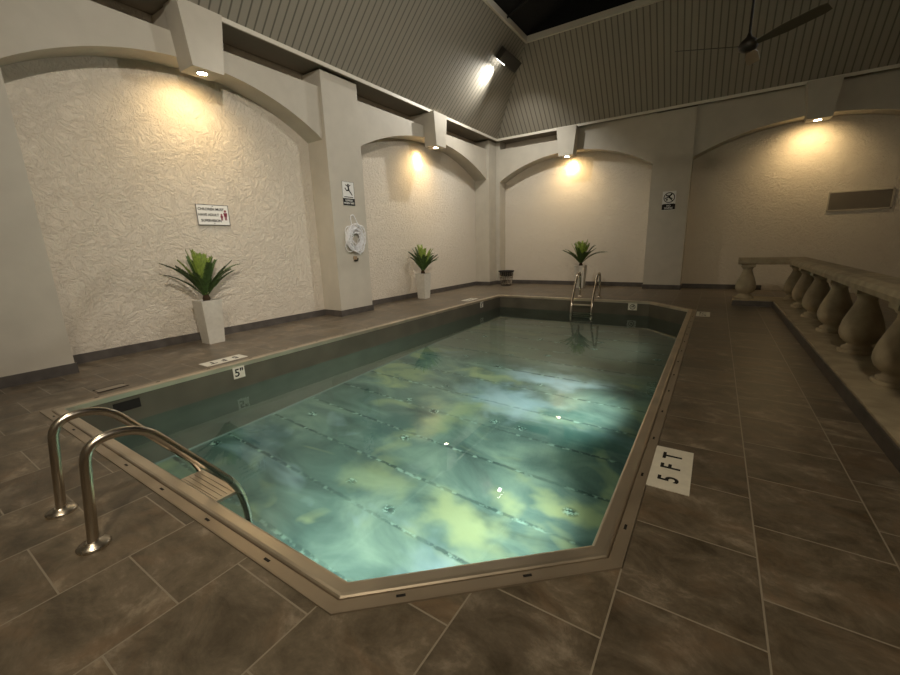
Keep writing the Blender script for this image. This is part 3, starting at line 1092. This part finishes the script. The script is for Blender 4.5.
def b_dive(t, add, F):
    mb = MB().ring(0, 0.09, 0.010, 0.145, 0.012)
    def bar(x0, y0, x1, y1, w_):
        d = Vector((x1 - x0, y1 - y0)); n = Vector((-d.y, d.x)).normalized() * w_ / 2
        mb.prism([(x0 - n.x, y0 - n.y), (x1 - n.x, y1 - n.y), (x1 + n.x, y1 + n.y), (x0 + n.x, y0 + n.y)], 0.008, 0.012)
    bar(-0.10, 0.19, 0.10, -0.01, 0.022)
    bar(0.07, 0.20, -0.02, 0.10, 0.045)
    bar(-0.02, 0.10, -0.12, 0.07, 0.03)
    bar(0.00, 0.10, 0.09, 0.05, 0.03)
    bar(0.03, 0.15, -0.09, 0.15, 0.022)
    mb.disc(-0.06, 0.03, 0.008, 0.012, 0.028, 12)
    bar(-0.15, -0.10, 0.15, -0.10, 0.012)
    add('symbol', mb, M['black'])
    add('caption_plate', MB().box(-0.185, 0.185, -0.27, -0.105, 0.008, 0.0105), M['black'])
    text_mesh('NO\nDIVING', 0.070, M['white'], t, F @ Matrix.Translation((0, -0.188, 0.0115)), depth=0.001, bold=0.002)


def b_child(t, add, F):
    mb = MB()
    W, Hh = 0.295, 0.185
    for (x0, x1, y0, y1) in ((-W, W, Hh - 0.008, Hh), (-W, W, -Hh, -Hh + 0.008), (-W, -W + 0.008, -Hh, Hh), (W - 0.008, W, -Hh, Hh)):
        mb.box(x0, x1, y0, y1, 0.008, 0.011)
    add('border', mb, M['black'])
    mb = MB()
    mb.disc(0, Hh - 0.03, 0.008, 0.013, 0.008, 10).disc(0, -Hh + 0.03, 0.008, 0.013, 0.008, 10)
    add('screw', mb, M['dark'])
    text_mesh('CHILDREN MUST', 0.062, M['black'], t, F @ Matrix.Translation((-0.03, 0.10, 0.009)), depth=0.001, bold=0.002)
    text_mesh('HAVE ADULT', 0.062, M['black'], t, F @ Matrix.Translation((-0.085, 0.0, 0.009)), depth=0.001, bold=0.002)
    text_mesh('SUPERVISION', 0.062, M['black'], t, F @ Matrix.Translation((-0.05, -0.105, 0.009)), depth=0.001, bold=0.002)
    mb = MB()
    mb.disc(0.225, 0.075, 0.008, 0.011, 0.022, 12)
    mb.prism([(0.20, -0.03), (0.25, -0.03), (0.262, 0.045), (0.188, 0.045)], 0.008, 0.011)
    mb.box(0.205, 0.221, -0.09, -0.03, 0.008, 0.011)
    mb.box(0.229, 0.245, -0.09, -0.03, 0.008, 0.011)
    mb.disc(0.150, 0.01, 0.008, 0.011, 0.017, 12)
    mb.prism([(0.132, -0.055), (0.168, -0.055), (0.176, -0.008), (0.124, -0.008)], 0.008, 0.011)
    mb.box(0.135, 0.147, -0.095, -0.055, 0.008, 0.011)
    mb.box(0.153, 0.165, -0.095, -0.055, 0.008, 0.011)
    add('symbol', mb, M['red'])


sign('supervision_sign', 'white sign reading children must have adult supervision, above the nearest fern', 'sign', (XL + 0.02, 4.15, 2.29), (0, 1, 0), 0.59, 0.37, b_child)
sign('slippery_sign', 'white and black slippery when wet sign above the rescue ring', 'sign', (PX, 7.05, 2.86), (0, 1, 0), 0.37, 0.54, b_slip)
sign('no_diving_sign', 'white and black no diving sign on the far pier', 'sign', (-1.385, PY, 2.755), (1, 0, 0), 0.37, 0.56, b_dive)

# ------------------------------------------------------------------ rescue ring with coiled rope
rg = thing('rescue_ring', 'white rescue ring wound with white rope, hung on the left pier', 'life ring', (PX, 7.08, 1.83))
mb = MB()
n = 40
mb.tube([(0.05, 0.24 * math.cos(2 * PI * k / n), 0.25 * math.sin(2 * PI * k / n)) for k in range(n)], 0.042, 14, True)
obj('ring', mb, M['rope'], rg)
rnd = random.Random(3)
mb = MB()
for j in range(13):
    r0 = 0.125 + 0.0165 * j
    e = rnd.uniform(-0.03, 0.03)
    mb.tube([(0.105 + 0.025 * math.sin(3 * a_ + 2.1 * j), e + r0 * 0.92 * math.cos(a_) + 0.012 * math.sin(5 * a_ + j), 0.02 * math.sin(2 * a_ + j) + r0 * math.sin(a_) * 1.05)
             for a_ in [2 * PI * k / 36 for k in range(36)]], 0.0085, 6, True)
obj('coiled_rope', mb, M['rope'], rg)
mb = MB()
for (a0, a1, out_) in ((0.2, 1.3, 0.40), (1.9, 3.0, 0.37), (3.3, 4.4, 0.40), (4.7, 5.9, 0.38)):
    pts = []
    for k in range(13):
        u = k / 12
        a_ = a0 + (a1 - a0) * u
        r0 = 0.28 + (out_ - 0.28) * math.sin(PI * u)
        pts.append((0.09, r0 * math.cos(a_), r0 * math.sin(a_)))
    mb.tube(pts, 0.009, 6)
mb.tube(fillet([(0.10, -0.09, 0.24), (0.09, -0.12, 0.52), (0.08, 0.0, 0.56), (0.10, 0.06, 0.40), (0.12, 0.16, 0.24)], 0.1, 6), 0.011, 6)
mb.tube(fillet([(0.12, 0.02, -0.20), (0.11, 0.05, -0.36), (0.11, 0.12, -0.38), (0.12, 0.14, -0.18)], 0.06, 5), 0.009, 6)
obj('grab_line', mb, M['rope'], rg)
hk = thing('wall_hook', 'brown hook on the left pier below the rescue ring', 'hook', (PX, 7.10, 1.32))
obj('plate', MB().box(0, 0.012, -0.06, 0.06, -0.02, 0.09), plain('hook_tan', (0.30, 0.22, 0.14), 0.5), hk)
obj('peg', MB().tube(fillet([(0.0, 0, 0.0), (0.09, 0, -0.01), (0.10, 0, 0.05)], 0.03, 4), 0.014, 8).box(0.0, 0.05, -0.05, 0.05, -0.025, 0.0), M['dark'], hk)

# ------------------------------------------------------------------ wire basket in the far corner
bk = thing('wire_basket', 'dark tapered basket on the deck in the far left corner', 'basket', (-6.80, 14.42, 0))
n = 20
mb = MB()
mb.ring(0, 0, 0.56, 0.30, 0.016).ring(0, 0, 0.54, 0.29, 0.012).ring(0, 0, 0.30, 0.245, 0.008).ring(0, 0, 0.012, 0.19, 0.011)
obj('rim', mb, M['black'], bk)
mb = MB()
for k in range(n):
    a_ = 2 * PI * k / n
    mb.tube([(0.19 * math.cos(a_), 0.19 * math.sin(a_), 0.01), (0.29 * math.cos(a_), 0.29 * math.sin(a_), 0.55)], 0.006, 5)
obj('wires', mb, M['steel'], bk)
obj('liner', MB().lathe([(0.235, 0.36), (0.272, 0.53), (0.26, 0.545), (0.05, 0.55)], 0, 0, 24), M['black'], bk)

# ------------------------------------------------------------------ vent grille
vt = thing('wall_vent', 'long slatted air vent on the far wall above the balustrade', 'vent', (2.94 * 1.038, YB, 2.45))
mb = MB()
Wv, Hv = 0.63, 0.25
for (x0, x1, z0, z1) in ((-Wv, Wv, Hv - 0.03, Hv), (-Wv, Wv, -Hv, -Hv + 0.03), (-Wv, -Wv + 0.03, -Hv, Hv), (Wv - 0.03, Wv, -Hv, Hv)):
    mb.box(x0, x1, -0.03, 0.0, z0, z1)
obj('vent_frame', mb, M['vent'], vt)
obj('backing', MB().box(-Wv + 0.02, Wv - 0.02, -0.008, 0.0, -Hv + 0.02, Hv - 0.02), M['ventdark'], vt)
mb = MB()
z = -Hv + 0.045
while z < Hv - 0.03:
    mb.box(-Wv + 0.03, Wv - 0.03, -0.024, -0.010, z, z + 0.012)
    z += 0.028
obj('slats', mb, plain('vent_slat', (0.30, 0.26, 0.20), 0.5), vt)

# ------------------------------------------------------------------ balustrade
bl = thing('balustrade', 'cast stone balustrade with fat balusters along the right side of the deck', 'balustrade')
mb = MB()
CX0, CX1 = 1.21, 1.98
out_ = [(0.46, 11.62), (CX0, 11.62), (CX0, -0.2), (CX1, -0.2), (CX1, 12.35), (0.46, 12.35)]
mb.prism(out_, 0.0, 0.15)
obj('kerb', mb, M['stone'], bl, bevel=0.008)
mb = MB().box(0.44, CX0 - 0.012, 11.605, 11.62, 0, 0.125).box(CX0 - 0.015, CX0, -0.2, 11.62, 0, 0.125)
obj('kerb_tiles', mb, M['base'], bl, 'dark tiled face')
mb = MB()
# moulded handrail: section swept along an L
sec = [(-0.22, 0.975), (-0.17, 0.955), (0.17, 0.955), (0.22, 0.975), (0.225, 1.03), (0.20, 1.08), (0.12, 1.105), (-0.12, 1.105), (-0.20, 1.08), (-0.225, 1.03)]
path = [Vector((0.48, 12.0)), Vector((1.60, 12.0)), Vector((1.60, -0.2))]
def railpt(i, d):
    if i == 0: return (path[0].x, path[0].y + d)
    if i == 2: return (path[2].x + d, path[2].y)
    return (path[1].x + d, path[1].y + d)
ns = len(sec)
vs = []
for i in range(3):
    for d, z in sec:
        vs.append((*railpt(i, d), z))
fs = [tuple(range(ns)), tuple(reversed(range(2 * ns, 3 * ns)))]
for i in range(2):
    for k in range(ns):
        l = (k + 1) % ns
        fs.append((i * ns + l, i * ns + k, (i + 1) * ns + k, (i + 1) * ns + l))
mb.add(vs, fs)
obj('handrail', mb, M['stone'], bl)
prof = [(0.150, 0.18), (0.155, 0.20), (0.145, 0.222), (0.115, 0.235), (0.110, 0.26), (0.135, 0.275), (0.180, 0.32), (0.203, 0.38), (0.205, 0.44),
        (0.185, 0.54), (0.15, 0.64), (0.115, 0.73), (0.092, 0.80), (0.092, 0.84), (0.112, 0.855), (0.116, 0.875), (0.10, 0.89)]
me_b = None
for (bx, by) in ((0.68, 12.0), (1.60, 12.0), (1.60, 10.75), (1.60, 9.5), (1.60, 8.15), (1.60, 6.8), (1.60, 5.45), (1.60, 4.1), (1.60, 2.75), (1.60, 1.4)):
    if me_b is None:
        mb = MB().lathe(prof, 0, 0, 28)
        mb.lathe([(0.185, 0.15), (0.188, 0.17), (0.175, 0.19)], 0, 0, 28)
        mb.box(-0.135, 0.135, -0.135, 0.135, 0.885, 0.96)
        me_b = obj('baluster', mb, M['stone'], bl)
        me_b.location = (bx, by, 0)
    else:
        c2 = me_b.copy(); COL.objects.link(c2); c2.location = (bx, by, 0)

# dark basket behind the balustrade
bb = thing('woven_basket', 'dark brown basket topped by a pale bundle, glimpsed behind the balustrade at right', 'basket', (2.46, 7.55, 0))
obj('basket_body', MB().lathe([(0.20, 0.0), (0.24, 0.2), (0.27, 0.62), (0.28, 0.64), (0.25, 0.65)], 0, 0, 24), M['wicker'], bb)
obj('bundle', MB().lathe([(0.24, 0.64), (0.27, 0.70), (0.25, 0.80), (0.15, 0.88), (0.03, 0.90)], 0, 0, 24), M['bag'], bb)

# ------------------------------------------------------------------ ceiling fan
fn = thing('ceiling_fan', 'dark three-bladed ceiling fan hanging on a long thin rod', 'fan', (0.10, 8.21, 4.40))
obj('rod', MB().tube([(0, 0, 0.08), (0, 0, 3.04)], 0.017, 8), M['black'], fn)
obj('canopy', MB().lathe([(0.02, 2.93), (0.06, 2.99), (0.07, 3.03)], 0, 0, 16), M['black'], fn)
obj('motor', MB().lathe([(0.04, -0.10), (0.11, -0.07), (0.13, 0.0), (0.10, 0.05), (0.04, 0.10), (0.02, 0.16)], 0, 0, 20), M['dark'], fn)
for a_ in (-34, 199, 83):
    th = math.radians(a_)
    mb = MB()
    vs = []
    nn_ = 12
    for i in range(nn_ + 1):
        u = i / nn_
        r0 = 0.12 + 0.86 * u
        hw = 0.035 + 0.045 * min(1, u * 2.5) - 0.02 * max(0, u - 0.9) * 10
        z0 = -0.01 + 0.05 * u
        for sgn in (-1, 1):
            for th_ in (-0.004, 0.004):
                vs.append((r0, sgn * hw, z0 - sgn * hw * 0.35 + th_))
    fs = []
    for i in range(nn_):
        o_ = i * 4
        fs += [(o_, o_ + 4, o_ + 6, o_ + 2), (o_ + 1, o_ + 3, o_ + 7, o_ + 5), (o_, o_ + 1, o_ + 5, o_ + 4), (o_ + 2, o_ + 6, o_ + 7, o_ + 3)]
    fs += [(0, 2, 3, 1), (nn_ * 4, nn_ * 4 + 1, nn_ * 4 + 3, nn_ * 4 + 2)]
    mb.add(vs, fs)
    b_ = obj('blade', mb, plain('fan_blade', (0.07, 0.055, 0.035), 0.6) if a_ < 0 else M['dark'], fn)
    b_.rotation_euler = (0, 0, th)
